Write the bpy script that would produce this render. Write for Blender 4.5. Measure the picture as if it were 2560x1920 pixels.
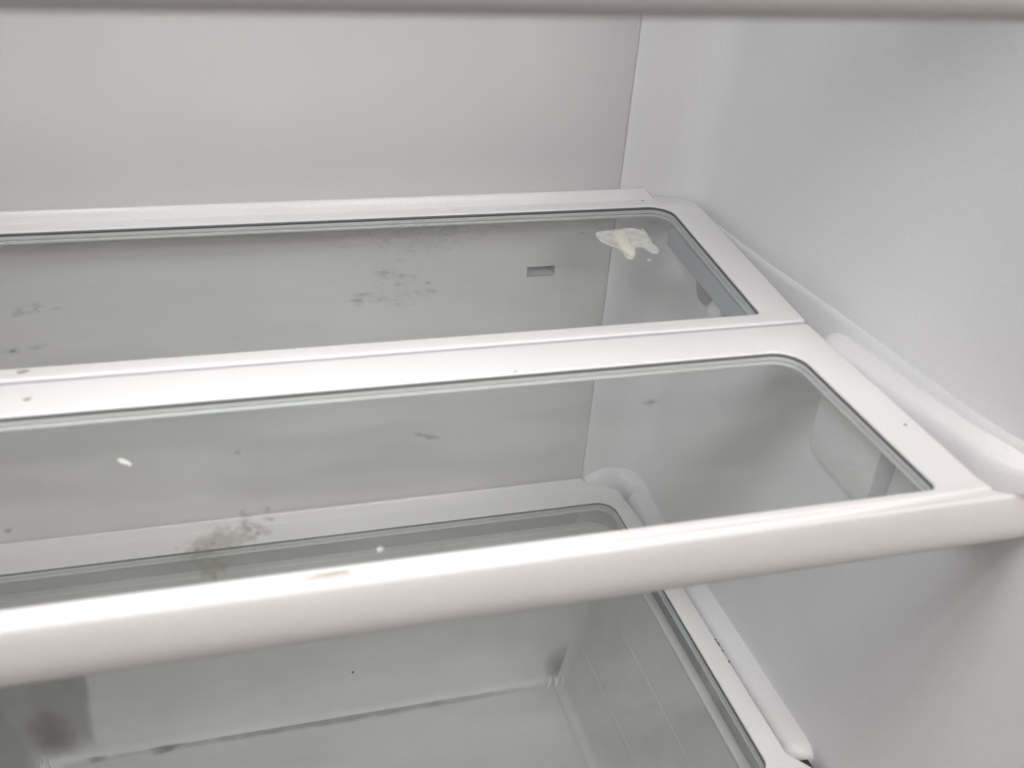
import bpy, bmesh, math, random
from mathutils import Vector, Matrix, noise

for o in list(bpy.data.objects):
    bpy.data.objects.remove(o, do_unlink=True)
scene = bpy.context.scene
col = scene.collection

# ------------------------------------------------------------------ camera
CAM = (-0.300746, -0.686057, 0.282457)
YAW, PITCH, ROLL, FPX = 0.3250672, 0.5404246, 0.0852230, 2703.95
cd = bpy.data.cameras.new('camera')
cam = bpy.data.objects.new('camera', cd)
col.objects.link(cam)
fwd = Vector((math.sin(YAW) * math.cos(PITCH), math.cos(YAW) * math.cos(PITCH), -math.sin(PITCH)))
rgt = Vector((math.cos(YAW), -math.sin(YAW), 0))
upv = rgt.cross(fwd)
r2 = rgt * math.cos(ROLL) + upv * math.sin(ROLL)
u2 = -rgt * math.sin(ROLL) + upv * math.cos(ROLL)
cam.matrix_world = Matrix(((r2.x, u2.x, -fwd.x, CAM[0]), (r2.y, u2.y, -fwd.y, CAM[1]),
                           (r2.z, u2.z, -fwd.z, CAM[2]), (0, 0, 0, 1)))
cd.sensor_width = 36.0
cd.lens = FPX / 2560.0 * 36.0
cd.clip_start = 0.01
cd.clip_end = 50
cd.dof.use_dof = True
cd.dof.focus_distance = 0.82
cd.dof.aperture_fstop = cd.lens / 4.0
scene.camera = cam

# ------------------------------------------------------------------ light
world = bpy.data.worlds.new('World')
scene.world = world
world.use_nodes = True
bg = world.node_tree.nodes['Background']
bg.inputs['Color'].default_value = (1.0, 0.95, 0.92, 1)
bg.inputs['Strength'].default_value = 0.02


def area(name, loc, target, size, power, color, size_y=None):
    l = bpy.data.lights.new(name, 'AREA')
    l.energy = power
    l.color = color
    l.size = size
    if size_y:
        l.shape = 'RECTANGLE'
        l.size_y = size_y
    ob = bpy.data.objects.new(name, l)
    col.objects.link(ob)
    ob.location = loc
    ob.rotation_euler = (Vector(target) - Vector(loc)).to_track_quat('-Z', 'Y').to_euler()
    return ob


lamp = area('refrigerator_lamp', (-0.400, -0.410, 0.475), (-0.16, -0.200, 0.0), 0.30, 1.66, (1.0, 0.985, 0.99), 0.24)
lamp.data.spread = math.radians(94)
area('room_lamp', (0.30, -1.6, 1.05), (-0.25, -0.37, 0.0), 0.6, 17.0, (1.0, 0.925, 0.885))
area('kitchen_lamp', (-0.30, -1.3, 1.5), (-0.2, -0.3, 0.0), 0.8, 6.0, (1.0, 0.925, 0.885))

scene.view_settings.view_transform = 'Standard'
scene.view_settings.look = 'None'
scene.view_settings.exposure = 0.0
scene.view_settings.gamma = 1.0
scene.cycles.max_bounces = 6
scene.cycles.diffuse_bounces = 4
scene.cycles.transparent_max_bounces = 24
scene.cycles.use_denoising = True
scene.cycles.use_adaptive_sampling = True
scene.cycles.adaptive_threshold = 0.035
scene.cycles.adaptive_min_samples = 24
scene.cycles.caustics_reflective = False
scene.cycles.caustics_refractive = False

# ------------------------------------------------------------------ materials


def new_mat(name):
    m = bpy.data.materials.new(name)
    m.use_nodes = True
    nt = m.node_tree
    for n in list(nt.nodes):
        nt.nodes.remove(n)
    return m, nt


def N(nt, t, **kw):
    n = nt.nodes.new(t)
    for k, v in kw.items():
        if k.startswith('i_'):
            n.inputs[k[2:].replace('_', ' ')].default_value = v
        else:
            setattr(n, k, v)
    return n


def plastic(name, base, rough, peel=900.0, peel_h=0.00004, var=0.03, spec=0.5, grime=0.0):
    m, nt = new_mat(name)
    out = N(nt, 'ShaderNodeOutputMaterial')
    p = N(nt, 'ShaderNodeBsdfPrincipled')
    p.inputs['Roughness'].default_value = rough
    p.inputs['Specular IOR Level'].default_value = spec
    tc = N(nt, 'ShaderNodeTexCoord')
    n1 = N(nt, 'ShaderNodeTexNoise')
    n1.inputs['Scale'].default_value = 22
    n1.inputs['Detail'].default_value = 2
    nt.links.new(tc.outputs['Object'], n1.inputs['Vector'])
    ramp = N(nt, 'ShaderNodeMapRange')
    ramp.inputs['From Min'].default_value = 0.3
    ramp.inputs['From Max'].default_value = 0.7
    ramp.inputs['To Min'].default_value = 1 - var
    ramp.inputs['To Max'].default_value = 1.0
    nt.links.new(n1.outputs['Fac'], ramp.inputs['Value'])
    mul = N(nt, 'ShaderNodeVectorMath', operation='SCALE')
    mul.inputs[0].default_value = base
    nt.links.new(ramp.outputs['Result'], mul.inputs['Scale'])
    gn = N(nt, 'ShaderNodeTexNoise')
    gn.inputs['Scale'].default_value = 1500
    gn.inputs['Detail'].default_value = 0
    nt.links.new(tc.outputs['Object'], gn.inputs['Vector'])
    gr = N(nt, 'ShaderNodeMapRange')
    gr.inputs['From Min'].default_value = 0.25
    gr.inputs['From Max'].default_value = 0.75
    gr.inputs['To Min'].default_value = 0.945
    gr.inputs['To Max'].default_value = 1.035
    nt.links.new(gn.outputs['Fac'], gr.inputs['Value'])
    mul2 = N(nt, 'ShaderNodeVectorMath', operation='SCALE')
    nt.links.new(mul.outputs['Vector'], mul2.inputs[0])
    nt.links.new(gr.outputs['Result'], mul2.inputs['Scale'])
    colout = mul2.outputs['Vector']
    if grime > 0:
        n3 = N(nt, 'ShaderNodeTexNoise')
        n3.inputs['Scale'].default_value = 420
        n3.inputs['Detail'].default_value = 2
        nt.links.new(tc.outputs['Object'], n3.inputs['Vector'])
        r3 = N(nt, 'ShaderNodeMapRange')
        r3.inputs['From Min'].default_value = 0.735
        r3.inputs['From Max'].default_value = 0.79
        r3.inputs['To Min'].default_value = 0
        r3.inputs['To Max'].default_value = grime
        nt.links.new(n3.outputs['Fac'], r3.inputs['Value'])
        mx = N(nt, 'ShaderNodeMix', data_type='RGBA')
        mx.inputs['B'].default_value = (0.30, 0.27, 0.22, 1)
        nt.links.new(r3.outputs['Result'], mx.inputs['Factor'])
        nt.links.new(colout, mx.inputs['A'])
        colout = mx.outputs['Result']
    nt.links.new(colout, p.inputs['Base Color'])
    n2 = N(nt, 'ShaderNodeTexNoise')
    n2.inputs['Scale'].default_value = peel
    n2.inputs['Detail'].default_value = 1
    nt.links.new(tc.outputs['Object'], n2.inputs['Vector'])
    b = N(nt, 'ShaderNodeBump')
    b.inputs['Strength'].default_value = 0.35
    b.inputs['Distance'].default_value = peel_h
    nt.links.new(n2.outputs['Fac'], b.inputs['Height'])
    nt.links.new(b.outputs['Normal'], p.inputs['Normal'])
    # roughness breakup
    rr = N(nt, 'ShaderNodeMapRange')
    rr.inputs['To Min'].default_value = rough - 0.06
    rr.inputs['To Max'].default_value = rough + 0.08
    nt.links.new(n1.outputs['Fac'], rr.inputs['Value'])
    nt.links.new(rr.outputs['Result'], p.inputs['Roughness'])
    nt.links.new(p.outputs['BSDF'], out.inputs['Surface'])
    return m


def sheet_clear(name, tint, haze_col, haze, rough=0.02, ior=1.5, haze_scale=30.0, smudge=0.0):
    """clear sheet: tinted transmission, Fresnel reflection and a thin film of dust"""
    m, nt = new_mat(name)
    out = N(nt, 'ShaderNodeOutputMaterial')
    tr = N(nt, 'ShaderNodeBsdfTransparent')
    tr.inputs['Color'].default_value = (*tint, 1)
    gl = N(nt, 'ShaderNodeBsdfGlossy')
    gl.inputs['Roughness'].default_value = rough
    # Schlick reflectance, the same from either face of the sheet
    geo = N(nt, 'ShaderNodeNewGeometry')
    dot = N(nt, 'ShaderNodeVectorMath', operation='DOT_PRODUCT')
    nt.links.new(geo.outputs['Normal'], dot.inputs[0])
    nt.links.new(geo.outputs['Incoming'], dot.inputs[1])
    ab = N(nt, 'ShaderNodeMath', operation='ABSOLUTE')
    nt.links.new(dot.outputs['Value'], ab.inputs[0])
    om = N(nt, 'ShaderNodeMath', operation='SUBTRACT')
    om.inputs[0].default_value = 1.0
    nt.links.new(ab.outputs[0], om.inputs[1])
    pw = N(nt, 'ShaderNodeMath', operation='POWER')
    pw.inputs[1].default_value = 5.0
    nt.links.new(om.outputs[0], pw.inputs[0])
    f0 = ((ior - 1) / (ior + 1)) ** 2
    fr = N(nt, 'ShaderNodeMath', operation='MULTIPLY_ADD')
    fr.inputs[1].default_value = 1 - f0
    fr.inputs[2].default_value = f0
    nt.links.new(pw.outputs[0], fr.inputs[0])
    m1 = N(nt, 'ShaderNodeMixShader')
    nt.links.new(fr.outputs[0], m1.inputs['Fac'])
    nt.links.new(tr.outputs[0], m1.inputs[1])
    nt.links.new(gl.outputs[0], m1.inputs[2])
    df = N(nt, 'ShaderNodeBsdfDiffuse')
    df.inputs['Color'].default_value = (*haze_col, 1)
    tc = N(nt, 'ShaderNodeTexCoord')
    mp = N(nt, 'ShaderNodeMapping')
    mp.inputs['Scale'].default_value = (0.5, 1.3, 1)
    nt.links.new(tc.outputs['Object'], mp.inputs['Vector'])
    n1 = N(nt, 'ShaderNodeTexNoise')
    n1.inputs['Scale'].default_value = haze_scale
    n1.inputs['Detail'].default_value = 4
    n1.inputs['Roughness'].default_value = 0.65
    nt.links.new(mp.outputs['Vector'], n1.inputs['Vector'])
    r = N(nt, 'ShaderNodeMapRange')
    r.inputs['From Min'].default_value = 0.35
    r.inputs['From Max'].default_value = 0.75
    r.inputs['To Min'].default_value = haze
    r.inputs['To Max'].default_value = haze + smudge
    nt.links.new(n1.outputs['Fac'], r.inputs['Value'])
    m2 = N(nt, 'ShaderNodeMixShader')
    nt.links.new(r.outputs['Result'], m2.inputs['Fac'])
    nt.links.new(m1.outputs[0], m2.inputs[1])
    nt.links.new(df.outputs[0], m2.inputs[2])
    nt.links.new(m2.outputs[0], out.inputs['Surface'])
    return m


def stain_mat(name, color, strength, scale=300.0, edge=0.45, rough=0.6, soft=0.45):
    m, nt = new_mat(name)
    out = N(nt, 'ShaderNodeOutputMaterial')
    p = N(nt, 'ShaderNodeBsdfPrincipled')
    p.inputs['Base Color'].default_value = (*color, 1)
    p.inputs['Roughness'].default_value = rough
    tr = N(nt, 'ShaderNodeBsdfTransparent')
    at = N(nt, 'ShaderNodeAttribute', attribute_name='fall')
    tc = N(nt, 'ShaderNodeTexCoord')
    n1 = N(nt, 'ShaderNodeTexNoise')
    n1.inputs['Scale'].default_value = scale
    n1.inputs['Detail'].default_value = 6
    nt.links.new(tc.outputs['Object'], n1.inputs['Vector'])
    ad = N(nt, 'ShaderNodeMath', operation='ADD')
    nt.links.new(at.outputs['Fac'], ad.inputs[0])
    nt.links.new(n1.outputs['Fac'], ad.inputs[1])
    r = N(nt, 'ShaderNodeMapRange')
    r.inputs['From Min'].default_value = edge + 0.35
    r.inputs['From Max'].default_value = edge + 0.35 + soft
    r.inputs['To Min'].default_value = 0
    r.inputs['To Max'].default_value = strength
    r.interpolation_type = 'SMOOTHSTEP'
    nt.links.new(ad.outputs[0], r.inputs['Value'])
    mul = N(nt, 'ShaderNodeMath', operation='MULTIPLY')
    sm = N(nt, 'ShaderNodeMapRange')
    sm.inputs['From Min'].default_value = 0.0
    sm.inputs['From Max'].default_value = 0.3
    nt.links.new(at.outputs['Fac'], sm.inputs['Value'])
    nt.links.new(r.outputs['Result'], mul.inputs[0])
    nt.links.new(sm.outputs['Result'], mul.inputs[1])
    mx = N(nt, 'ShaderNodeMixShader')
    nt.links.new(mul.outputs[0], mx.inputs['Fac'])
    nt.links.new(tr.outputs[0], mx.inputs[1])
    nt.links.new(p.outputs['BSDF'], mx.inputs[2])
    nt.links.new(mx.outputs[0], out.inputs['Surface'])
    return m


M = {
    'liner': plastic('liner_plastic', (0.86, 0.857, 0.87), 0.40, peel=700, peel_h=0.00005, var=0.02),
    'panel': plastic('back_panel_plastic', (0.71, 0.706, 0.713), 0.45, peel=800, peel_h=0.00005, var=0.02),
    'frame': plastic('frame_plastic', (0.84, 0.835, 0.84), 0.30, peel=1200, peel_h=0.00002, var=0.02, grime=0.35),
    'rim': plastic('rim_plastic', (0.82, 0.805, 0.80), 0.40, peel=1200, peel_h=0.00002, var=0.025),
    'seal': plastic('seal_rubber', (0.15, 0.178, 0.172), 0.5, var=0.1),
    'rail': plastic('rail_plastic', (0.50, 0.53, 0.57), 0.4, var=0.05),
    'corner': stain_mat('corner_shade', (0.12, 0.122, 0.118), 0.33, 45, -0.1, soft=0.95),
    'glint': plastic('glint_white', (0.85, 0.86, 0.85), 0.4),
    'cover': plastic('shade_black', (0.04, 0.04, 0.037), 0.6, var=0.1),  # black for the painted gap shadow beside the lower shelf
    'flange': plastic('flange_plastic', (0.64, 0.665, 0.655), 0.45, var=0.04),
    'seam': plastic('seam_shade', (0.50, 0.48, 0.52), 0.5, var=0.04),
    'dark': plastic('slot_dark', (0.42, 0.42, 0.43), 0.6, var=0.1),
    'glass': sheet_clear('shelf_glass', (0.955, 0.966, 0.963), (0.80, 0.805, 0.80), 0.045, haze_scale=11.0, smudge=0.12),
    'drawer': sheet_clear('drawer_plastic', (0.80, 0.81, 0.80), (0.90, 0.905, 0.90), 0.64, rough=0.35, smudge=0.08),
    'drawer_rim': sheet_clear('drawer_rim_plastic', (0.8, 0.81, 0.8), (0.78, 0.79, 0.785), 0.72, rough=0.35, smudge=0.06),
    'clear': None, 'film': None, 'cream': None,
}

def clear_mat():
    m, nt = new_mat('glass_underside')
    out = N(nt, 'ShaderNodeOutputMaterial')
    tr = N(nt, 'ShaderNodeBsdfTransparent')
    tr.inputs['Color'].default_value = (0.958, 0.965, 0.962, 1)
    nt.links.new(tr.outputs[0], out.inputs['Surface'])
    return m


M['clear'] = clear_mat()

# ------------------------------------------------------------------ helpers


def tag(o, label=None, cat=None, group=None, kind=None):
    if label:
        o['label'] = label
    if cat:
        o['category'] = cat
    if group:
        o['group'] = group
    if kind:
        o['kind'] = kind
    return o


def finish(me, angle=35):
    me.shade_smooth()
    me.set_sharp_from_angle(angle=math.radians(angle))


def link(name, me, mat, parent=None, smooth=True, angle=35):
    if mat:
        me.materials.clear()
        me.materials.append(mat)
    if smooth:
        finish(me, angle)
    o = bpy.data.objects.new(name, me)
    col.objects.link(o)
    if parent:
        o.parent = parent
    return o


def empty(name, loc=(0, 0, 0)):
    o = bpy.data.objects.new(name, None)
    o.empty_display_size = 0.05
    o.location = loc
    col.objects.link(o)
    return o


def rpoly(cs, seg=8):
    """rounded polygon from corners (x, y, radius)"""
    pts = []
    n = len(cs)
    for i in range(n):
        p = Vector(cs[i][:2])
        a = Vector(cs[i - 1][:2])
        b = Vector(cs[(i + 1) % n][:2])
        r = cs[i][2]
        if r <= 0:
            pts.append((p.x, p.y))
            continue
        da = (a - p).normalized()
        db = (b - p).normalized()
        ang = da.angle(db)
        t = r / math.tan(ang / 2)
        s = p + da * t
        e = p + db * t
        ctr = p + (da + db).normalized() * (r / math.sin(ang / 2))
        a0 = math.atan2(s.y - ctr.y, s.x - ctr.x)
        a1 = math.atan2(e.y - ctr.y, e.x - ctr.x)
        d = (a1 - a0 + math.pi) % (2 * math.pi) - math.pi
        for k in range(seg + 1):
            t_ = a0 + d * k / seg
            pts.append((ctr.x + r * math.cos(t_), ctr.y + r * math.sin(t_)))
    return pts


def plate(name, loops, z0, z1, bevel=0.0, res=2):
    """filled 2-D outline with holes between z0 and z1, edges rounded by bevel"""
    cu = bpy.data.curves.new(name, 'CURVE')
    cu.dimensions = '2D'
    cu.fill_mode = 'BOTH'
    for lp in loops:
        sp = cu.splines.new('POLY')
        sp.points.add(len(lp) - 1)
        for q, (x, y) in zip(sp.points, lp):
            q.co = (x, y, 0, 1)
        sp.use_cyclic_u = True
    half = (z1 - z0) / 2
    cu.extrude = max(half - bevel, 0)
    cu.bevel_depth = bevel
    cu.bevel_resolution = res
    cu.offset = -bevel
    ob = bpy.data.objects.new(name, cu)
    col.objects.link(ob)
    dg = bpy.context.evaluated_depsgraph_get()
    me = bpy.data.meshes.new_from_object(ob.evaluated_get(dg))
    me.name = name
    bpy.data.objects.remove(ob, do_unlink=True)
    bpy.data.curves.remove(cu)
    bm = bmesh.new()
    bm.from_mesh(me)
    bmesh.ops.remove_doubles(bm, verts=bm.verts, dist=1e-6)
    bmesh.ops.translate(bm, verts=bm.verts, vec=(0, 0, (z0 + z1) / 2))
    bmesh.ops.recalc_face_normals(bm, faces=bm.faces)
    bm.to_mesh(me)
    bm.free()
    return me


def grid_mesh(name, rows, closed=False, flip=False, caps=False):
    """rows: list of equally long point lists"""
    vs = [p for r in rows for p in r]
    n = len(rows[0])
    fs = []
    for i in range(len(rows) - 1):
        for j in range(n if closed else n - 1):
            a = i * n + j
            b = i * n + (j + 1) % n
            f = (a, b, b + n, a + n)
            fs.append(f[::-1] if flip else f)
    if caps:
        fs.append(tuple(range(n)))
        fs.append(tuple(range((len(rows) - 1) * n, len(rows) * n))[::-1])
    me = bpy.data.meshes.new(name)
    me.from_pydata([tuple(v) for v in vs], [], fs)
    bm = bmesh.new()
    bm.from_mesh(me)
    if closed:
        bmesh.ops.recalc_face_normals(bm, faces=bm.faces)
    bm.to_mesh(me)
    bm.free()
    return me


def box_mesh(name, x0, x1, y0, y1, z0, z1, bevel=0.0):
    bm = bmesh.new()
    bmesh.ops.create_cube(bm, size=1)
    for v in bm.verts:
        v.co = Vector(((x0 + x1) / 2 + v.co.x * (x1 - x0), (y0 + y1) / 2 + v.co.y * (y1 - y0), (z0 + z1) / 2 + v.co.z * (z1 - z0)))
    if bevel:
        bmesh.ops.bevel(bm, geom=bm.edges[:], offset=bevel, segments=2, affect='EDGES', profile=0.5)
    me = bpy.data.meshes.new(name)
    bm.to_mesh(me)
    bm.free()
    return me


XC = -0.2337                       # centre plane of the cabinet
H = 0.2569                         # spacing of the shelves


def mir(x):
    return 2 * XC - x


# ------------------------------------------------------------------ refrigerator cabinet
ZT, ZB, YF = 0.49, -0.452, -0.50
cab = empty('refrigerator_cabinet', (0, 0, 0))
tag(cab, 'white plastic refrigerator interior with plain back panel and rounded side wall', 'refrigerator')


def wall_x(y, z):
    return 0.060 + 0.047 * z + 0.016 * max(0.0, -y) + 0.010 * max(0.0, (-y - 0.325) / 0.05) ** 1.5


RC = 0.025


def liner_path(z):
    xw = wall_x(0, z)
    pts = [(0.0001, 0.006), (0.0001, 0.0012), (0.0007, 0.0004), (0.0018, 0.0)]
    cx = xw - RC
    for k in range(1, 5):
        pts.append((0.002 + (cx - 0.002) * k / 5, 0))
    for k in range(0, 13):
        a = math.pi / 2 * (1 - k / 12)
        pts.append((cx + RC * math.cos(a) + 0.016 * RC * (k / 12), -RC + RC * math.sin(a)))
    for k in range(1, 25):
        y = -RC + (YF + RC) * k / 24
        pts.append((wall_x(y, z), y))
    return pts


zs = [ZB + (ZT - ZB) * k / 40 for k in range(41)]
rows = [[(x, y, z) for x, y in liner_path(z)] for z in zs]
side = link('side_wall', grid_mesh('side_wall', rows), M['liner'], cab, angle=60)
rows = [[(mir(x), y, z) for x, y in liner_path(z)] for z in zs]
link('side_wall', grid_mesh('side_wall_far', rows, flip=True), M['liner'], cab, angle=60)

# back panel with the air slot cut through it
sx0, sx1, sz0, sz1 = -0.0655, -0.0440, -0.0600, -0.0520
bm = bmesh.new()
xs_ = [mir(-0.0006), sx0, sx1, -0.0018]
zz_ = [ZB, sz0, sz1, ZT]
vg = [[bm.verts.new((x, 0, z)) for x in xs_] for z in zz_]
for i in range(3):
    for j in range(3):
        if i == 1 and j == 1:
            continue
        bm.faces.new((vg[i][j], vg[i][j + 1], vg[i + 1][j + 1], vg[i + 1][j]))
# rounded free edge at the liner
e1 = [bm.verts.new((-0.0007, 0.0004, z)) for z in zz_]
e2 = [bm.verts.new((-0.0001, 0.0012, z)) for z in zz_]
e3 = [bm.verts.new((-0.0001, 0.0060, z)) for z in zz_]
for i in range(3):
    bm.faces.new((vg[i][3], e1[i], e1[i + 1], vg[i + 1][3]))
    bm.faces.new((e1[i], e2[i], e2[i + 1], e1[i + 1]))
    bm.faces.new((e2[i], e3[i], e3[i + 1], e2[i + 1]))
me = bpy.data.meshes.new('back_panel')
bm.to_mesh(me)
bm.free()
back = link('back_panel', me, M['panel'], cab, angle=60)

# slot recess: five inner faces, floor of the recess raised on the right
bm = bmesh.new()
d = 0.010
f4 = [bm.verts.new(p) for p in ((sx0, 0, sz0), (sx1, 0, sz0), (sx1, 0, sz1), (sx0, 0, sz1))]
b4 = [bm.verts.new(p) for p in ((sx0 + .0006, d * .35, sz0), (sx1 - .004, d * .30, sz0), (sx1 - .004, d, sz1), (sx0 + .0006, d, sz1))]
for k in range(4):
    bm.faces.new((f4[k], f4[(k + 1) % 4], b4[(k + 1) % 4], b4[k]))
bm.faces.new(b4)
me = bpy.data.meshes.new('air_slot')
bm.to_mesh(me)
bm.free()
slot = link('air_slot', me, M['dark'], back, smooth=False)
tag(slot, 'small rectangular air slot in the back panel')
link('seam_backing', box_mesh('seam_backing', -0.004, 0.004, 0.0045, 0.006, ZB, ZT), M['panel'], back, smooth=False)
link('ceiling', box_mesh('ceiling', mir(0.10), 0.10, YF, 0.02, ZT, ZT + 0.02), M['liner'], cab, smooth=False)
link('floor', box_mesh('floor', mir(0.10), 0.10, YF, 0.02, ZB - 0.02, ZB), M['liner'], cab, smooth=False)


def sweep(name, stations, parent, mat, angle=60):
    rows_ = stations
    return link(name, grid_mesh(name, rows_), mat, parent, angle=angle)


def interp(tab, t):
    if t >= tab[0][0]:
        return tab[0][1]
    for (a, va), (b, vb) in zip(tab, tab[1:]):
        if b <= t <= a:
            return va + (vb - va) * (a - t) / (a - b)
    return tab[-1][1]


def ledge(name, parent, y0, y1, inner, ztop, zbot, tip0, tip1, n=60, base=0.0, blunt0=2.0, blunt1=2.0):
    """moulded shelf support swelling out of the side wall between y0 (back) and y1 (front)"""
    st = []
    for i in range(n + 1):
        u = i / n
        u = 0.5 - 0.5 * math.cos(math.pi * u)
        y = y0 + (y1 - y0) * u
        s0 = min(1.0, max(0.0, (y0 - y) / tip0))
        s1 = min(1.0, max(0.0, (y - y1) / tip1))
        f = (1 - (1 - s0) ** blunt0) ** 0.5 * (1 - (1 - s1) ** blunt1) ** 0.5
        zt = interp(ztop, y)
        zi = interp(inner, y)
        zb = zbot + base
        w = wall_x(y, zt) + 0.0015
        dd = max(0.0, w - zi)
        zc = zt - 0.008
        row = []
        prof = [(0.0, 0.0), (0.12, -0.0003), (0.35, -0.0010), (0.58, -0.0021), (0.76, -0.0036), (0.89, -0.0064), (0.97, -0.0110), (1.0, -0.019)]
        for q, dz in prof:
            zz = zc + (zt + dz - zc) * f if f < 1 else zt + dz
            row.append((w - dd * f * q, y, zz))
        low = [(1.0, -0.026), (0.96, -0.031), (0.8, -0.035), (0.5, -0.038), (0.0, zbot)]
        for q, dz in low:
            zz = zc + (zt + dz - zc) * f if f < 1 else zt + dz
            row.append((w - dd * f * q, y, zz))
        st.append(row)
    return sweep(name, st, parent, M['liner'])


# support beside the middle shelf: rounded tip just in front of the seam
for zoff, yoff in ((0, 0), (H + 0.002, -0.078)):
    def sh(tab):
        return [(a + yoff, b + 0.047 * zoff) for a, b in tab]
    lo = ledge('shelf_ledge', side, -0.198 + yoff, -0.369 + yoff, sh([(-0.20, 0.0475), (-0.28, 0.0505), (-0.34, 0.0530), (-0.37, 0.0580)]),
               [(a + yoff, b + zoff) for a, b in ((-0.20, -0.0045), (-0.28, 0.0020), (-0.36, 0.0105), (-0.40, 0.0115))], -0.042, 0.016, 0.030, blunt0=2.0)
    # long shallow swelling behind it
    st = []
    for i in range(41):
        y = -0.012 + yoff - 0.36 * i / 40
        zt = interp([(-0.046, -0.0063), (-0.112, -0.003), (-0.154, 0.0004), (-0.195, 0.0035), (-0.276, 0.0081), (-0.355, 0.013)], y - yoff) + zoff
        yy = max(y, -RC)
        xw = wall_x(y, zt) if y < -RC else wall_x(0, zt) - RC + math.sqrt(max(0, RC * RC - (y + RC) ** 2))
        row = []
        for q, dz in ((-0.0008, 0.0002), (0.0002, 0.0), (0.0011, -0.0006), (0.0019, -0.004), (0.0030, -0.011), (0.0045, -0.020), (0.005, -0.030), (0.003, -0.036), (-0.002, -0.040)):
            row.append((xw - q - 0.047 * dz * 0, y, zt + dz))
        st.append(row)
    sweep('shelf_recess', st, side, M['liner'])

# support beside the lower shelf; it rises and curls along the back corner
ZL = -H
ledge('shelf_ledge', side, -0.02, -0.3015, [(-0.02, 0.0335), (-0.064, 0.0342), (-0.15, 0.0352), (-0.30, 0.0374)],
      [(-0.015, ZL + 0.0055), (-0.05, ZL + 0.0035), (-0.10, ZL + 0.0015), (-0.30, ZL + 0.0010)], -0.045, 0.004, 0.013, n=80)
st = []
path = []
xw = wall_x(0, ZL)
cx = xw - RC
for k in range(9):
    path.append((Vector((0.002 + (cx - 0.002) * k / 8, 0.0)), Vector((0, -1))))
for k in range(1, 15):
    a = math.pi / 2 * (1 - k / 14)
    path.append((Vector((cx + RC * math.cos(a), -RC + RC * math.sin(a))), Vector((-math.cos(a), -math.sin(a)))))
for k in range(1, 7):
    path.append((Vector((wall_x(-RC, ZL), -RC - 0.006 * k)), Vector((-1, 0))))
L = len(path) - 1
for i, (p, nrm) in enumerate(path):
    u = i / L
    f0 = min(1, (u + 0.02) / 0.28)
    hgt = 0.0045 + 0.0085 * math.sin(min(1, f0) * math.pi / 2) * (1 - 1.0 * max(0, (u - 0.50) / 0.50) ** 1.5) - 0.0050 * max(0, (u - 0.55) / 0.45)
    out = 0.003 + 0.0075 * math.sin(f0 * math.pi / 2) + 0.0035 * max(0, (u - 0.35) / 0.65) - 0.0105 * max(0, (u - 0.62) / 0.38)
    row = []
    for k in range(9):
        t = math.pi / 2 * k / 8
        q = p + nrm * (out * math.sin(t) - 0.001)
        row.append((q.x, q.y, ZL + hgt * math.cos(t) + 0.000))
    q = p + nrm * (out - 0.001)
    row.append((q.x, q.y, ZL - 0.02))
    q = p + nrm * (-0.001)
    row.append((q.x, q.y, ZL - 0.03))
    st.append(row)
curl = sweep('ledge_end', st, side, M['liner'])

# stepped stop under the middle shelf ledge and ledge foot in front of the lower shelf
link('ledge_foot', box_mesh('ledge_foot', 0.0440, 0.060, -0.345, -0.3115, ZL - 0.040, ZL - 0.004, 0.0035), M['liner'], side)


link('gap_shade', box_mesh('gap_shade', 0.0365, 0.0475, -0.3110, -0.3022, ZL - 0.022, ZL - 0.003, 0.001), M['cover'], side)  # black block painting the shadow in the gap behind the foot

# ------------------------------------------------------------------ shelves
GL = -0.0030                       # top of the glass below the frame


def opening_rear(dd, bar=0.0):
    return [(mir(0.0305) + dd, -0.0175 - dd, 0.016 - dd), (mir(0.0188) + dd, -0.1862 - bar + dd, 0.005 - dd * .6),
            (0.0188 - dd, -0.1862 - bar + dd, 0.005 - dd * .6), (0.0315 - dd, -0.0175 - dd, 0.016 - dd)]


def opening_front(dd, bar=0.0):
    return [(mir(0.0182) + dd, -0.2285 + bar - dd, 0.016 - dd), (mir(0.0205) + dd, -0.3598 + dd, 0.005 - dd * .6),
            (0.0205 - dd, -0.3598 + dd, 0.005 - dd * .6), (0.0182 - dd, -0.2285 + bar - dd, 0.016 - dd)]


def opening_low(dd):
    return [(mir(0.0168) + dd, -0.0272 - dd, 0.015 - dd), (mir(0.0178) + dd, -0.3065 + dd, 0.008 - dd * .6),
            (0.0178 - dd, -0.3065 + dd, 0.008 - dd * .6), (0.0168 - dd, -0.0272 - dd, 0.015 - dd)]


def frame_set(root, frame_name, outer, opening, skirt_outer, skirt_depth):
    outer = [(x, y, max(r, 0.0018)) for x, y, r in outer]
    skirt_outer = [(x, y, max(r, 0.0018)) for x, y, r in skirt_outer]
    fr = link(frame_name, plate(frame_name, [rpoly(outer), rpoly(opening(0), 12)], -0.0062, 0.0, 0.0012), M['frame'], root)
    link('glass_flange', plate('glass_flange', [rpoly(skirt_outer), rpoly(opening(0.0016), 12)], -skirt_depth, -0.00645, 0.0006), M['flange'], fr)
    link('seal', plate('seal', [rpoly(opening(-0.0008), 12), rpoly(opening(0.0004), 12)], GL + 0.0001, -0.0012, 0.0), M['seal'], fr, smooth=False)
    gp = link('glass_pane', plate('glass_pane', [rpoly(opening(-0.0018), 12)], GL - 0.0034, GL, 0.0), M['glass'], root, smooth=False)
    gp.data.materials.append(M['clear'])
    for f in gp.data.polygons:
        if f.normal.z < 0.5:
            f.material_index = 1
    return fr


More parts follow.
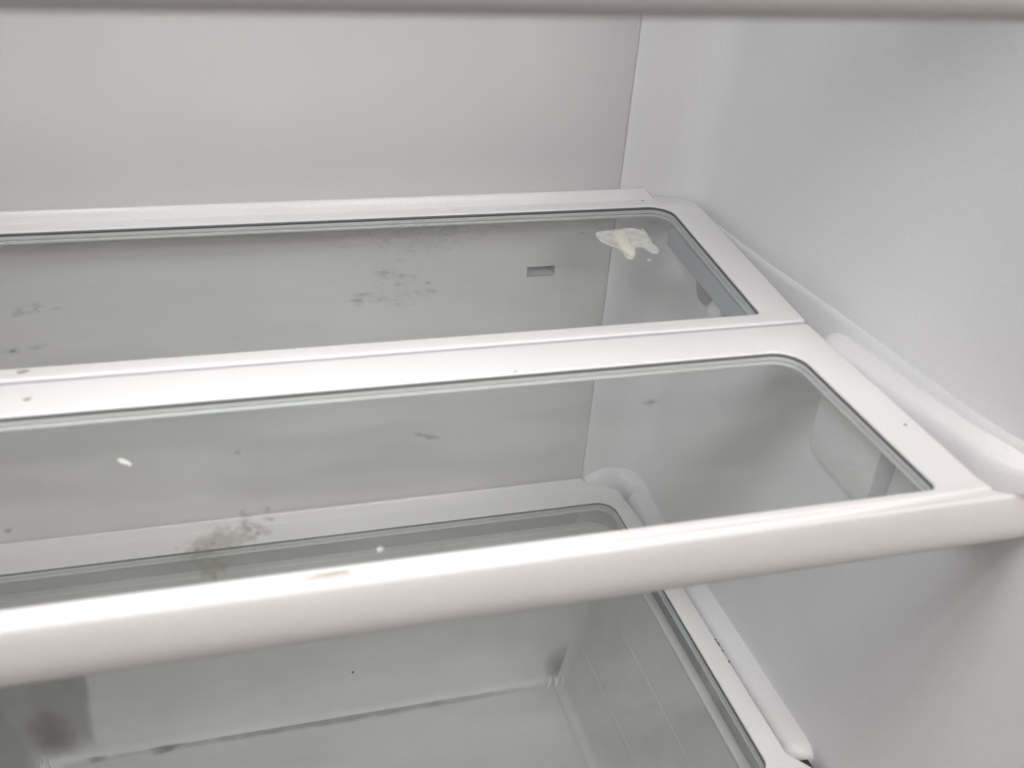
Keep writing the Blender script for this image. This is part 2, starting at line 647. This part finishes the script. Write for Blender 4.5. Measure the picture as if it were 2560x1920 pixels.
def rim_mesh(x0, x1, ys, tab=9.0):
    """thick rounded front rim, profile in (y, z), swept along x"""
    prof = [(ys + 0.0034, -0.0050), (ys + 0.0031, -0.0014), (ys + 0.0021, -0.0036), (ys + 0.0006, -0.0050), (ys - 0.0008, -0.0046), (ys - 0.0021, -0.0020),
            (ys - 0.0032, -0.0009), (ys - 0.0042, -0.0016), (ys - 0.0048, -0.0032), (ys - 0.0056, -0.0080), (ys - 0.0062, -0.0130), (ys - 0.0065, -0.0180), (ys - 0.0063, -0.0222),
            (ys - 0.0053, -0.0262), (ys - 0.0033, -0.0294), (ys - 0.0006, -0.0317), (ys + 0.0024, -0.0328), (ys + 0.0060, -0.0330),
            (ys + 0.0075, -0.0322), (ys + 0.0080, -0.0300), (ys + 0.0080, -0.0120), (ys + 0.0070, -0.0075)]
    rows_ = []
    xs = [x0, x0 + 0.0006, x0 + 0.002, x0 + 0.005]
    n = 24
    for k in range(1, n):
        xs.append(x0 + 0.005 + (x1 - x0 - 0.010) * k / n)
    if tab < 1:
        for k in range(7):
            xs += [tab + 0.013 * k / 6, mir(tab + 0.013 * k / 6)]
        xs = sorted(x for x in xs)
    xs += [x1 - 0.005, x1 - 0.002, x1 - 0.0006, x1]
    cy, cz = ys, -0.016
    for x in xs:
        e = min(x - x0, x1 - x)
        s = 1.0 if e >= 0.005 else 0.9 + 0.1 * math.sqrt(max(0, 1 - (1 - e / 0.005) ** 2))
        q = min(1.0, max(0.0, (abs(x - XC) + XC - tab) / 0.013))
        cf = 1.0 if tab > 1 else min(1.0, max(0.0, (0.035 - (abs(x - XC) + XC)) / 0.10))
        lim = ys - 0.0052 * math.sin(q * math.pi / 2) if q > 0 else 9.0
        rows_.append([(x, min(lim, cy + (y - cy) * s) if z > -0.014 else cy + (y - cy) * s, cz + (z - cz) * s if not (i_ < 7 and i_ > 0) else -0.0011 + (z + 0.0011) * cf) for i_, (y, z) in enumerate(prof)])
    return grid_mesh('front_rim', rows_, closed=True, caps=True)


def lip_mesh(x0, x1, yb, h=0.0072, run=0.008):
    prof = [(yb, -0.004), (yb, h - 0.001), (yb - 0.0008, h), (yb - 0.0026, h), (yb - 0.0034, h - 0.0008), (yb - 0.0052, -0.0001), (yb - 0.0052, -0.004)]
    rows_ = []
    for x, s in ((x0 - run, 0.0), (x0, 1.0), (x1, 1.0), (x1 + run, 0.0)):
        rows_.append([(x, y, z if z <= 0 else z * s - 0.0008 * (1 - s)) for y, z in prof])
    return grid_mesh('back_lip', rows_, closed=True, caps=True)


def split_shelf(loc, label, rear_bar=0.0, front_bar=0.0):
    root = empty('glass_shelf', loc)
    tag(root, label, 'shelf', 'split glass shelves')
    rear_out = [(mir(0.0555), -0.0012, 0.020), (mir(0.0420), -0.1976, 0.001), (0.0420, -0.1976, 0.001), (0.0560, -0.0012, 0.020)]
    rear_sk = [(mir(0.048), -0.004, 0.012), (mir(0.038), -0.1987, 0.001), (0.038, -0.1987, 0.001), (0.048, -0.004, 0.012)]
    frame_set(root, 'rear_frame', rear_out, lambda dd: opening_rear(dd, rear_bar), rear_sk, 0.0082)
    front_out = [(mir(0.0420), -0.2000, 0.001), (mir(0.0452), -0.3560, 0.006), (mir(0.0475), -0.3649, 0.0004),
                 (0.0475, -0.3649, 0.0004), (0.0452, -0.3560, 0.006), (0.0420, -0.2000, 0.001)]
    front_sk = [(mir(0.038), -0.1990, 0.001), (mir(0.038), -0.3590, 0.002), (0.038, -0.3590, 0.002), (0.038, -0.1990, 0.001)]

    def fo(dd):
        return opening_front(dd, front_bar)
    fr = frame_set(root, 'front_frame', front_out, fo, front_sk, 0.0080)
    fr.location.z = -0.0008
    for sg in (1, -1):
        a = [(0.0305, -0.026), (0.0205, -0.1900), (0.0245, -0.1900), (0.0350, -0.026)]
        a = [(x, y, 0.001) for x, y in a]
        if sg < 0:
            a = [(mir(x), y, r) for x, y, r in a][::-1]
        link('side_rail', plate('side_rail', [rpoly(a, 3)], -0.0270, -0.0125, 0.0008), M['rail'], root)
    link('back_lip', lip_mesh(mir(0.018), 0.018, -0.0012), M['frame'], root, angle=30)
    link('seam_shade', box_mesh('seam_shade', mir(0.0405), 0.0405, -0.2004, -0.1972, -0.0058, -0.0013), M['seam'], root, smooth=False)  # grey strip that colours in the shade of the seam groove
    link('front_rim', rim_mesh(mir(0.0720), 0.0720, -0.3668, 0.0465), M['rim'], root, angle=50)
    return root


split_shelf((0, 0, 0), 'white framed shelf with two glass panes across the middle of the refrigerator')
split_shelf((0, -0.078, H + 0.0029), 'blurred white shelf rim running along the very top of the picture', 0.006, 0.016)

low = empty('glass_shelf', (0, 0, ZL))
tag(low, 'lower white framed shelf with one glass pane covering the clear drawer', 'shelf', 'lower cover shelf')
low_out = [(mir(0.0), -0.0012, 0.0), (mir(0.0150), -0.0060, 0.004), (mir(0.0275), -0.0140, 0.005), (mir(0.0318), -0.060, 0.01), (mir(0.0340), -0.2970, 0.004), (mir(0.0470), -0.3140, 0.004), (mir(0.0470), -0.3300, 0.002),
           (0.0470, -0.3300, 0.002), (0.0470, -0.3140, 0.004), (0.0340, -0.2970, 0.004), (0.0318, -0.060, 0.01), (0.0275, -0.0140, 0.005), (0.0150, -0.0060, 0.004), (0.0, -0.0012, 0.0)]
low_sk = [(mir(0.0), -0.006, 0.004), (mir(0.028), -0.035, 0.004), (mir(0.030), -0.322, 0.002), (0.030, -0.322, 0.002), (0.028, -0.035, 0.004), (0.0, -0.006, 0.004)]
frame_set(low, 'pane_frame', low_out, opening_low, low_sk, 0.0085)
link('back_lip', lip_mesh(mir(-0.0015), -0.0015, -0.0012, h=0.0068, run=0.0065), M['frame'], low, angle=30)
link('front_rim', rim_mesh(mir(0.0470), 0.0470, -0.3312), M['rim'], low, angle=50)

# ------------------------------------------------------------------ crisper drawer under the lower shelf
dr = empty('crisper_drawer', (0, 0, 0))
tag(dr, 'clear plastic drawer lying under the lower glass shelf', 'drawer')
FZ, TZ = -0.430, -0.276


def drawer_loop(t, dd=0.0):
    """outline at height fraction t (0 floor, 1 rim)"""
    xr = -0.020 + 0.030 * t + dd
    yb = -0.0525 + 0.016 * t + dd
    yf = -0.335 - 0.012 * t - dd
    return rpoly([(mir(xr), yb, 0.016 + 0.008 * t), (mir(xr), yf, 0.016), (xr, yf, 0.016), (xr, yb, 0.016 + 0.008 * t)], 8)


rows = []
for t in (0.0, 0.0, 0.012, 0.04, 0.1, 0.3, 0.6, 0.85, 1.0):
    rows.append(t)
lv = [(0.0, -0.006), (0.006, -0.0022), (0.022, -0.0006), (0.05, 0.0), (0.3, 0), (0.6, 0), (0.9, 0), (1.0, 0)]
rr = [[(x, y, FZ + (TZ - FZ) * t) for x, y in drawer_loop(t, dd)] for t, dd in lv]
link('drawer_body', grid_mesh('drawer_body', rr, closed=True), M['drawer'], dr, angle=60)
fl = [(x, y) for x, y in drawer_loop(0, -0.006)]
link('drawer_floor', plate('drawer_floor', [fl], FZ - 0.0012, FZ - 0.0002, 0), M['drawer_rim'], dr, smooth=False)
link('drawer_rim', plate('drawer_rim', [drawer_loop(1.0, 0.007), drawer_loop(1.0, -0.0005)], TZ - 0.002, TZ + 0.001, 0.0006), M['drawer_rim'], dr)
# moulded ribs in the floor beside the right wall and low ridges along that wall
for x in (-0.0275, -0.0160):
    link('floor_rib', box_mesh('floor_rib', x - 0.0007, x + 0.0007, -0.30, -0.060, FZ, FZ + 0.0012, 0.0005), M['drawer'], dr)
for t in (0.34, 0.72):
    pts = []
    for k, (du, dz) in enumerate(((0, -0.0007), (-0.0005, 0), (0, 0.0007))):
        z = FZ + (TZ - FZ) * t + dz
        pts.append([(-0.020 + 0.030 * t - 0.0004 + du, -0.31 + 0.238 * j / 10, z) for j in range(11)])
    link('wall_rib', grid_mesh('wall_rib', pts), M['drawer'], dr)
# white slivers painted as glints in the two back corners of the drawer floor
for cxm, sgn in ((-0.0280, 1), (mir(-0.0260), -1)):
    for k, (dx, lean, hh) in enumerate(((-0.0042, 0.0030, 0.0085), (-0.0006, -0.0014, 0.0080), (0.0026, 0.0026, 0.0070), (0.0062, -0.0010, 0.0075))):
        rows_ = []
        for i in range(6):
            u = i / 5
            w = 0.0008 * math.sin(math.pi * (0.12 + 0.80 * u))
            xm = cxm + sgn * (dx + lean * (1 - u) ** 1.3 * -1 + 0.0012 * math.sin(u * 3))
            y = -0.0640 + 0.0035 * u
            rows_.append([(xm - w, y, FZ + 0.0012 + 1.5 * hh * u), (xm, y - 0.0004, FZ + 0.0012 + 1.5 * hh * u), (xm + w, y, FZ + 0.0012 + 1.5 * hh * u)])
        link('corner_glint', grid_mesh('corner_glint', rows_), M['glint'], dr)

# translucent dark sheet painting shade round the left back corner of the drawer
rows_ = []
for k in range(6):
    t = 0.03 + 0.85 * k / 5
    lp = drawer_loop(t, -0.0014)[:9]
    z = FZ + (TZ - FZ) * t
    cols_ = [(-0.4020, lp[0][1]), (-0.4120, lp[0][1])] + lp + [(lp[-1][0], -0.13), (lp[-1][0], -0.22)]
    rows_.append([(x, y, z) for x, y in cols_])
me = grid_mesh('corner_shade', rows_)
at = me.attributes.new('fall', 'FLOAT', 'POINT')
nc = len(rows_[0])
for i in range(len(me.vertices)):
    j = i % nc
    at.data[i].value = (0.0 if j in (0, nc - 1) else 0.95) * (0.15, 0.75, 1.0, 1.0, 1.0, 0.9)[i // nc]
link('corner_shade', me, M['corner'], dr, smooth=False)

# bracket under the middle shelf and round fixing on the wall behind it
for zoff, yoff in ((0, 0),):
    link('shelf_bracket', box_mesh('shelf_bracket', 0.0490, 0.0700, -0.283, -0.214, -0.082, -0.026, 0.009), M['liner'], side)
bm = bmesh.new()
bmesh.ops.create_uvsphere(bm, u_segments=24, v_segments=12, radius=1)
for v in bm.verts:
    v.co = Vector((0.0545 + v.co.x * 0.0022, -0.050 + v.co.y * 0.0135, -0.052 + v.co.z * 0.0125))
me = bpy.data.meshes.new('fixing_recess')
bm.to_mesh(me)
bm.free()
link('fixing_recess', me, M['dark'], side)
bm = bmesh.new()
bmesh.ops.create_uvsphere(bm, u_segments=24, v_segments=12, radius=1)
for v in bm.verts:
    v.co = Vector((0.0535 + v.co.x * 0.006, -0.074 + v.co.y * 0.0085, -0.060 + v.co.z * 0.0095))
me = bpy.data.meshes.new('fixing_knob')
bm.to_mesh(me)
bm.free()
link('fixing_knob', me, M['liner'], side)

# ------------------------------------------------------------------ spills, crumbs and smears


def blob_mesh(name, cx, cy, rx, ry, rot, seed, z, wob=0.35, dome=0.0, n=40, rings=7, lobes=None):
    rnd = random.Random(seed)
    ph = [rnd.uniform(0, 6.28) for _ in range(6)]
    vs, fs, fall = [], [], []
    vs.append((cx, cy, z + dome))
    fall.append(1.0)
    for r in range(1, rings + 1):
        u = r / rings
        for k in range(n):
            a = 2 * math.pi * k / n
            w = 1 + wob * (0.45 * math.sin(2 * a + ph[0]) + 0.3 * math.sin(3 * a + ph[1]) + 0.22 * math.sin(5 * a + ph[2]) + 0.12 * math.sin(9 * a + ph[3]))
            x, y = rx * u * w * math.cos(a), ry * u * w * math.sin(a)
            vs.append((cx + x * math.cos(rot) - y * math.sin(rot), cy + x * math.sin(rot) + y * math.cos(rot), z + dome * (1 - u * u)))
            fall.append(1 - u)
    for k in range(n):
        fs.append((0, 1 + k, 1 + (k + 1) % n))
    for r in range(rings - 1):
        for k in range(n):
            a = 1 + r * n + k
            b = 1 + r * n + (k + 1) % n
            fs.append((a, a + n, b + n, b))
    me = bpy.data.meshes.new(name)
    me.from_pydata(vs, [], fs)
    at = me.attributes.new('fall', 'FLOAT', 'POINT')
    for i, f in enumerate(fall):
        at.data[i].value = f
    return me


def smooth_loop(pts, sub=4):
    n = len(pts)
    out = []
    for i in range(n):
        p0, p1, p2, p3 = (Vector(pts[(i + k - 1) % n]) for k in range(4))
        for k in range(sub):
            t = k / sub
            q = 0.5 * ((2 * p1) + (p2 - p0) * t + (2 * p0 - 5 * p1 + 4 * p2 - p3) * t * t + (3 * p1 - p0 - 3 * p2 + p3) * t ** 3)
            out.append((q.x, q.y))
    return out


OUT = [(-0.0375, -0.0549), (-0.034, -0.0525), (-0.0241, -0.0515), (-0.0137, -0.0492), (-0.007, -0.0506), (-0.0029, -0.0553), (-0.0015, -0.0504), (-0.0036, -0.0717), (-0.0049, -0.0756), (-0.0039, -0.081), (-0.0051, -0.0887), (-0.0078, -0.0916), (-0.0114, -0.0905), (-0.0127, -0.0852), (-0.0145, -0.0811), (-0.0186, -0.0812), (-0.0214, -0.0868), (-0.0238, -0.0929), (-0.0276, -0.0981), (-0.0306, -0.0971), (-0.0312, -0.092), (-0.0303, -0.0844), (-0.0322, -0.079), (-0.0357, -0.0746), (-0.0389, -0.0676), (-0.0391, -0.0602)]
INN = [(-0.0246, -0.0529), (-0.0164, -0.0517), (-0.016, -0.0552), (-0.0158, -0.0502), (-0.0191, -0.0699), (-0.0202, -0.0764), (-0.0208, -0.081), (-0.0216, -0.088), (-0.0265, -0.0938), (-0.0278, -0.0898), (-0.0286, -0.0846), (-0.0294, -0.0793), (-0.0288, -0.0715), (-0.0265, -0.0609)]


def film_mat():
    m, nt = new_mat('dried_film')
    out = N(nt, 'ShaderNodeOutputMaterial')
    p = N(nt, 'ShaderNodeBsdfPrincipled')
    p.inputs['Base Color'].default_value = (0.72, 0.72, 0.67, 1)
    p.inputs['Roughness'].default_value = 0.55
    tr = N(nt, 'ShaderNodeBsdfTransparent')
    tc = N(nt, 'ShaderNodeTexCoord')
    n1 = N(nt, 'ShaderNodeTexNoise')
    n1.inputs['Scale'].default_value = 130
    n1.inputs['Detail'].default_value = 4
    nt.links.new(tc.outputs['Object'], n1.inputs['Vector'])
    r = N(nt, 'ShaderNodeMapRange')
    r.inputs['From Min'].default_value = 0.35
    r.inputs['From Max'].default_value = 0.65
    r.inputs['To Min'].default_value = 0.72
    r.inputs['To Max'].default_value = 0.95
    nt.links.new(n1.outputs['Fac'], r.inputs['Value'])
    mx = N(nt, 'ShaderNodeMixShader')
    nt.links.new(r.outputs['Result'], mx.inputs['Fac'])
    nt.links.new(tr.outputs[0], mx.inputs[1])
    nt.links.new(p.outputs['BSDF'], mx.inputs[2])
    nt.links.new(mx.outputs[0], out.inputs['Surface'])
    return m


M['film'] = film_mat()
M['cream'] = plastic('dried_cream', (0.82, 0.82, 0.72), 0.5, peel=500, peel_h=0.0008, var=0.12)
spill = empty('dried_spill', (-0.02, -0.07, GL))
tag(spill, 'dried creamy yellow spill on the rear glass pane near the back corner', 'spill')


def rel(me):
    me.transform(Matrix.Translation((0.02, 0.07, 0)))
    return me




def crust(name, loop, levels):
    """raised crust: copies of one outline, drawn in towards its middle, at rising heights"""
    n = len(loop)
    mx = sum(p[0] for p in loop) / n
    my = sum(p[1] for p in loop) / n
    bm_ = bmesh.new()
    prev = None
    for sc_, z in levels:
        ring = []
        for i, (x, y) in enumerate(loop):
            w = 1 + 0.012 * math.sin(i * 2.3) * (sc_ < 1)
            ring.append(bm_.verts.new((mx + (x - mx) * sc_ * w, my + (y - my) * sc_ * w, z + 0.00006 * math.sin(i * 1.7) * (sc_ < 1))))
        if prev:
            for i in range(n):
                bm_.faces.new((prev[i], prev[(i + 1) % n], ring[(i + 1) % n], ring[i]))
        prev = ring
    top = bm_.faces.new(prev)
    bmesh.ops.triangulate(bm_, faces=[top])
    bmesh.ops.recalc_face_normals(bm_, faces=bm_.faces)
    m_ = bpy.data.meshes.new(name)
    bm_.to_mesh(m_)
    bm_.free()
    return m_


link('film', rel(crust('film', smooth_loop(OUT), [(1.0, 0.0001), (0.985, 0.0006), (0.955, 0.0007), (0.92, 0.00035)])), M['film'], spill)
link('thick_streak', rel(crust('thick_streak', smooth_loop(INN), [(1.0, 0.0003), (0.94, 0.0012), (0.80, 0.0018), (0.55, 0.0021)])), M['cream'], spill)

ST = {
    'olive': stain_mat('olive_smear', (0.15, 0.147, 0.105), 0.46, 300, 0.24, soft=0.62),
    'grey': stain_mat('grey_smudge', (0.15, 0.157, 0.15), 0.105, 600, 0.05, soft=0.95),
    'brown': stain_mat('brown_stain', (0.50, 0.40, 0.25), 0.5, 500, 0.30),
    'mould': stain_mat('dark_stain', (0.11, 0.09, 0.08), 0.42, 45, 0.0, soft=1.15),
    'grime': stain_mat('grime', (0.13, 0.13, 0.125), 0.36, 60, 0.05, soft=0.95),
    'white': plastic('crumb_white', (0.68, 0.68, 0.65), 0.5, peel=900, peel_h=0.0005, var=0.1),
    'pale': plastic('crumb_pale', (0.62, 0.62, 0.59), 0.6, var=0.1),
    'haze_speck': plastic('speck_grey', (0.17, 0.17, 0.165), 0.6, var=0.2),
    'speck': plastic('speck_dark', (0.12, 0.10, 0.09), 0.6, var=0.2),
}
GZ = GL + 0.0003
FZU = 0.0002


def stain(name, label, cat, cx, cy, rx, ry, rot, seed, z, mat, group=None, wob=0.35):
    o = link(name, blob_mesh(name, 0, 0, rx, ry, rot, seed, 0, wob), ST[mat], None, smooth=False)
    o.location = (cx, cy, z)
    tag(o, label, cat, group)
    return o


def speckles(name, label, cx, cy, rx, ry, rot, seed, z, n, mat='grey', smin=0.0012, smax=0.0052):
    """one dried-on smudge made of many small uneven spots"""
    rnd_ = random.Random(seed)
    vs, fs, fall = [], [], []
    clumps = [(rnd_.gauss(0, 0.5), rnd_.gauss(0, 0.5)) for _ in range(max(2, n // 14))]
    for i in range(n):
        qx, qy = rnd_.choice(clumps)
        px = max(-1.2, min(1.2, qx + rnd_.gauss(0, 0.22))) * rx
        py = max(-1.2, min(1.2, qy + rnd_.gauss(0, 0.22))) * ry
        r = smin + (smax - smin) * rnd_.random() ** 2.2
        el = rnd_.uniform(0.45, 1.0)
        th = rnd_.uniform(-0.9, 0.9)
        m_ = 9
        b0 = len(vs)
        zz = i * 2e-6
        qx_, qy_ = px * math.cos(rot) - py * math.sin(rot), px * math.sin(rot) + py * math.cos(rot)
        vs.append((qx_, qy_, zz))
        fall.append(rnd_.uniform(0.55, 1.0))
        for k in range(m_):
            a_ = 2 * math.pi * k / m_
            w = r * rnd_.uniform(0.6, 1.35)
            x, y = w * math.cos(a_), w * el * math.sin(a_)
            vs.append((qx_ + x * math.cos(th) - y * math.sin(th), qy_ + x * math.sin(th) + y * math.cos(th), zz))
            fall.append(0.0)
        for k in range(m_):
            fs.append((b0, b0 + 1 + k, b0 + 1 + (k + 1) % m_))
    me_ = bpy.data.meshes.new(name)
    me_.from_pydata(vs, [], fs)
    at_ = me_.attributes.new('fall', 'FLOAT', 'POINT')
    for i, f in enumerate(fall):
        at_.data[i].value = f
    o_ = link(name, me_, ST[mat], None, smooth=False)
    o_.location = (cx, cy, z)
    tag(o_, label, 'smudge')
    return o_


def crumb(name, label, cat, cx, cy, rx, ry, rot, seed, z, mat, h, group=None, wob=0.3):
    o = link(name, blob_mesh(name, 0, 0, rx, ry, rot, seed, 0, wob, dome=h, n=20, rings=4), ST[mat], None)
    o.location = (cx, cy, z)
    tag(o, label, cat, group)
    return o


stain('smear', 'large olive green smear on the front glass pane above the lower shelf frame', 'smear', -0.3010, -0.3345, 0.0150, 0.0125, 0.3, 3, GZ, 'olive', wob=0.5)
stain('smear', 'olive streak running down from the large smear to the front rim', 'smear', -0.3035, -0.3500, 0.0065, 0.0105, 0.1, 4, GZ + 0.0001, 'olive')
stain('smear', 'small olive curl on the front glass pane right of the middle', 'smear', -0.2020, -0.2748, 0.0072, 0.0034, -0.5, 8, GZ, 'olive', wob=0.5)
speckles('smudge', 'pair of grey dots right of the large olive smear', -0.2860, -0.3270, 0.0042, 0.0045, 0.4, 11, GZ, 26)
speckles('smudge', 'grey hook shaped smudge on the rear glass pane near its front bar', -0.1830, -0.1290, 0.026, 0.014, 0.1, 12, GZ, 90)
speckles('smudge', 'grey streak left of the hook shaped smudge', -0.2080, -0.1285, 0.010, 0.0050, -0.3, 13, GZ, 40)
speckles('smudge', 'wide grey mottled smudge at the back edge of the rear pane', -0.1500, -0.0480, 0.050, 0.026, 0.1, 14, GZ, 220)
speckles('smudge', 'faint round smudge between the two grey smudges on the rear pane', -0.1900, -0.0980, 0.020, 0.014, 0.0, 15, GZ, 70)
speckles('smudge', 'faint smudge at the left end of the rear pane', -0.3796, -0.1221, 0.016, 0.010, 0.2, 16, GZ, 70)
speckles('smudge', 'small smudge just behind the flecked left end of the middle bar', -0.3844, -0.1622, 0.0080, 0.0055, 0.2, 17, GZ, 34)
speckles('smudge', 'two short grey dashes on the front pane in front of the corner seam', -0.0846, -0.2655, 0.0080, 0.0022, 0.05, 18, GZ, 24)
speckles('smear', 'cloud of olive specks round the large smear on the front pane', -0.2990, -0.3370, 0.022, 0.016, 0.3, 9, GZ + 0.0002, 55, 'olive', 0.0008, 0.0036)
stain('stain', 'long brownish stain on the top of the front rim', 'stain', -0.2600, -0.3646, 0.0130, 0.0018, 0.02, 21, 0.0002 - 0.0008, 'brown')
stain('fleck', 'brown fleck on the middle bar behind its seam', 'fleck', -0.3840, -0.1908, 0.0048, 0.0030, 0.1, 22, FZU, 'brown')
stain('fleck', 'smaller brown fleck on the middle bar in front of its seam', 'fleck', -0.3802, -0.2155, 0.0030, 0.0024, 0.1, 23, FZU - 0.0008, 'brown')

crumb('crumb', 'elongated white crumb on the left of the front glass pane', 'crumb', -0.3366, -0.2715, 0.0040, 0.0014, -0.9, 31, GL + 0.0001, 'white', 0.0012)
crumb('crumb', 'round white crumb beside the front rim on the front glass pane', 'crumb', -0.2379, -0.3510, 0.0014, 0.0014, 0, 32, GL + 0.0001, 'pale', 0.0012)
crumb('crumb', 'tiny white drop in front of the yellow spill', 'crumb', -0.0172, -0.1005, 0.0017, 0.0010, 0.5, 33, GL + 0.0001, 'pale', 0.0008)
crumb('speck', 'dark speck on the back bar below the end of the lip', 'speck', 0.0150, -0.0085, 0.0006, 0.0014, 0.1, 34, 0.0001, 'speck', 0.0003)
crumb('speck', 'dark speck on the front pane behind the elongated crumb', 'speck', -0.2883, -0.2726, 0.0011, 0.0011, 0.1, 35, GL + 0.0001, 'haze_speck', 0.0003)
crumb('speck', 'dark speck at the left edge of the front pane', 'speck', -0.3797, -0.3117, 0.0013, 0.0015, 0.1, 36, GL + 0.0001, 'haze_speck', 0.0003)
crumb('speck', 'dark speck left of the yellow spill', 'speck', -0.0469, -0.0531, 0.0011, 0.0006, 0.1, 37, GL + 0.0001, 'haze_speck', 0.0003)
crumb('speck', 'pale grey speck on the right side of the front frame', 'speck', 0.0363, -0.3090, 0.0008, 0.0008, 0.1, 38, -0.0007, 'haze_speck', 0.0002)
crumb('speck', 'white bead on the front edge of the middle bar', 'crumb', -0.1447, -0.2272, 0.0012, 0.0008, 0.1, 39, -0.0008, 'white', 0.0010)
rnd = random.Random(5)
for i, y in enumerate((-0.1955, -0.1985, -0.2005, -0.2065, -0.2170)):
    crumb('speck', 'brown dirt specks caught in the gap beside the lower shelf frame', 'speck', 0.0326 + rnd.uniform(-.0004, .0006), y, 0.0006, 0.0011, 0.1, 50 + i, ZL + 0.0001, 'speck', 0.0003, group='dirt in the lower shelf gap')

# grime along the back edge of the drawer floor and in its corners
def strip(name, label, x0, x1, y, z, ry, seed, mat):
    o = link(name, blob_mesh(name, 0, 0, (x1 - x0) / 2, ry, 0, seed, 0, 0.10, n=64), ST[mat], None, smooth=False)
    o.location = ((x0 + x1) / 2, y, z)
    tag(o, label, 'stain')
    return o


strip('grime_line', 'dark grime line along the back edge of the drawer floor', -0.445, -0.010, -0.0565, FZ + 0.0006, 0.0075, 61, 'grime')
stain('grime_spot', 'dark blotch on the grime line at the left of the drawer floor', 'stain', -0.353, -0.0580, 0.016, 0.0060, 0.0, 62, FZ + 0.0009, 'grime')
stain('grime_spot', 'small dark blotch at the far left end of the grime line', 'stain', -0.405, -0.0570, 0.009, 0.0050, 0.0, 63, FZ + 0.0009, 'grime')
o = stain('grime_spot', 'soft brownish dark spot above the pale glints in the right drawer corner', 'stain', -0.0215, -0.0560, 0.017, 0.027, 0.0, 64, -0.4100, 'mould', wob=0.2)
o.rotation_euler = (math.radians(88), 0, 0)
o = stain('grime_spot', 'soft brownish dark spot above the pale glints in the left drawer corner', 'stain', -0.4330, -0.0570, 0.020, 0.036, 0.0, 65, -0.3950, 'mould', wob=0.2)
o.rotation_euler = (math.radians(88), 0, 0)
crumb('speck', 'dark round speck on the drawer wall above the right corner spot', 'speck', -0.0040, -0.0500, 0.0022, 0.0024, 0, 66, -0.3720, 'haze_speck', 0.0005).rotation_euler = (math.radians(88), 0, 0)
crumb('speck', 'tiny black speck on the lower pane above the grime line', 'speck', -0.2210, -0.1700, 0.0007, 0.0012, 0, 67, ZL + GL + 0.0001, 'speck', 0.0002)
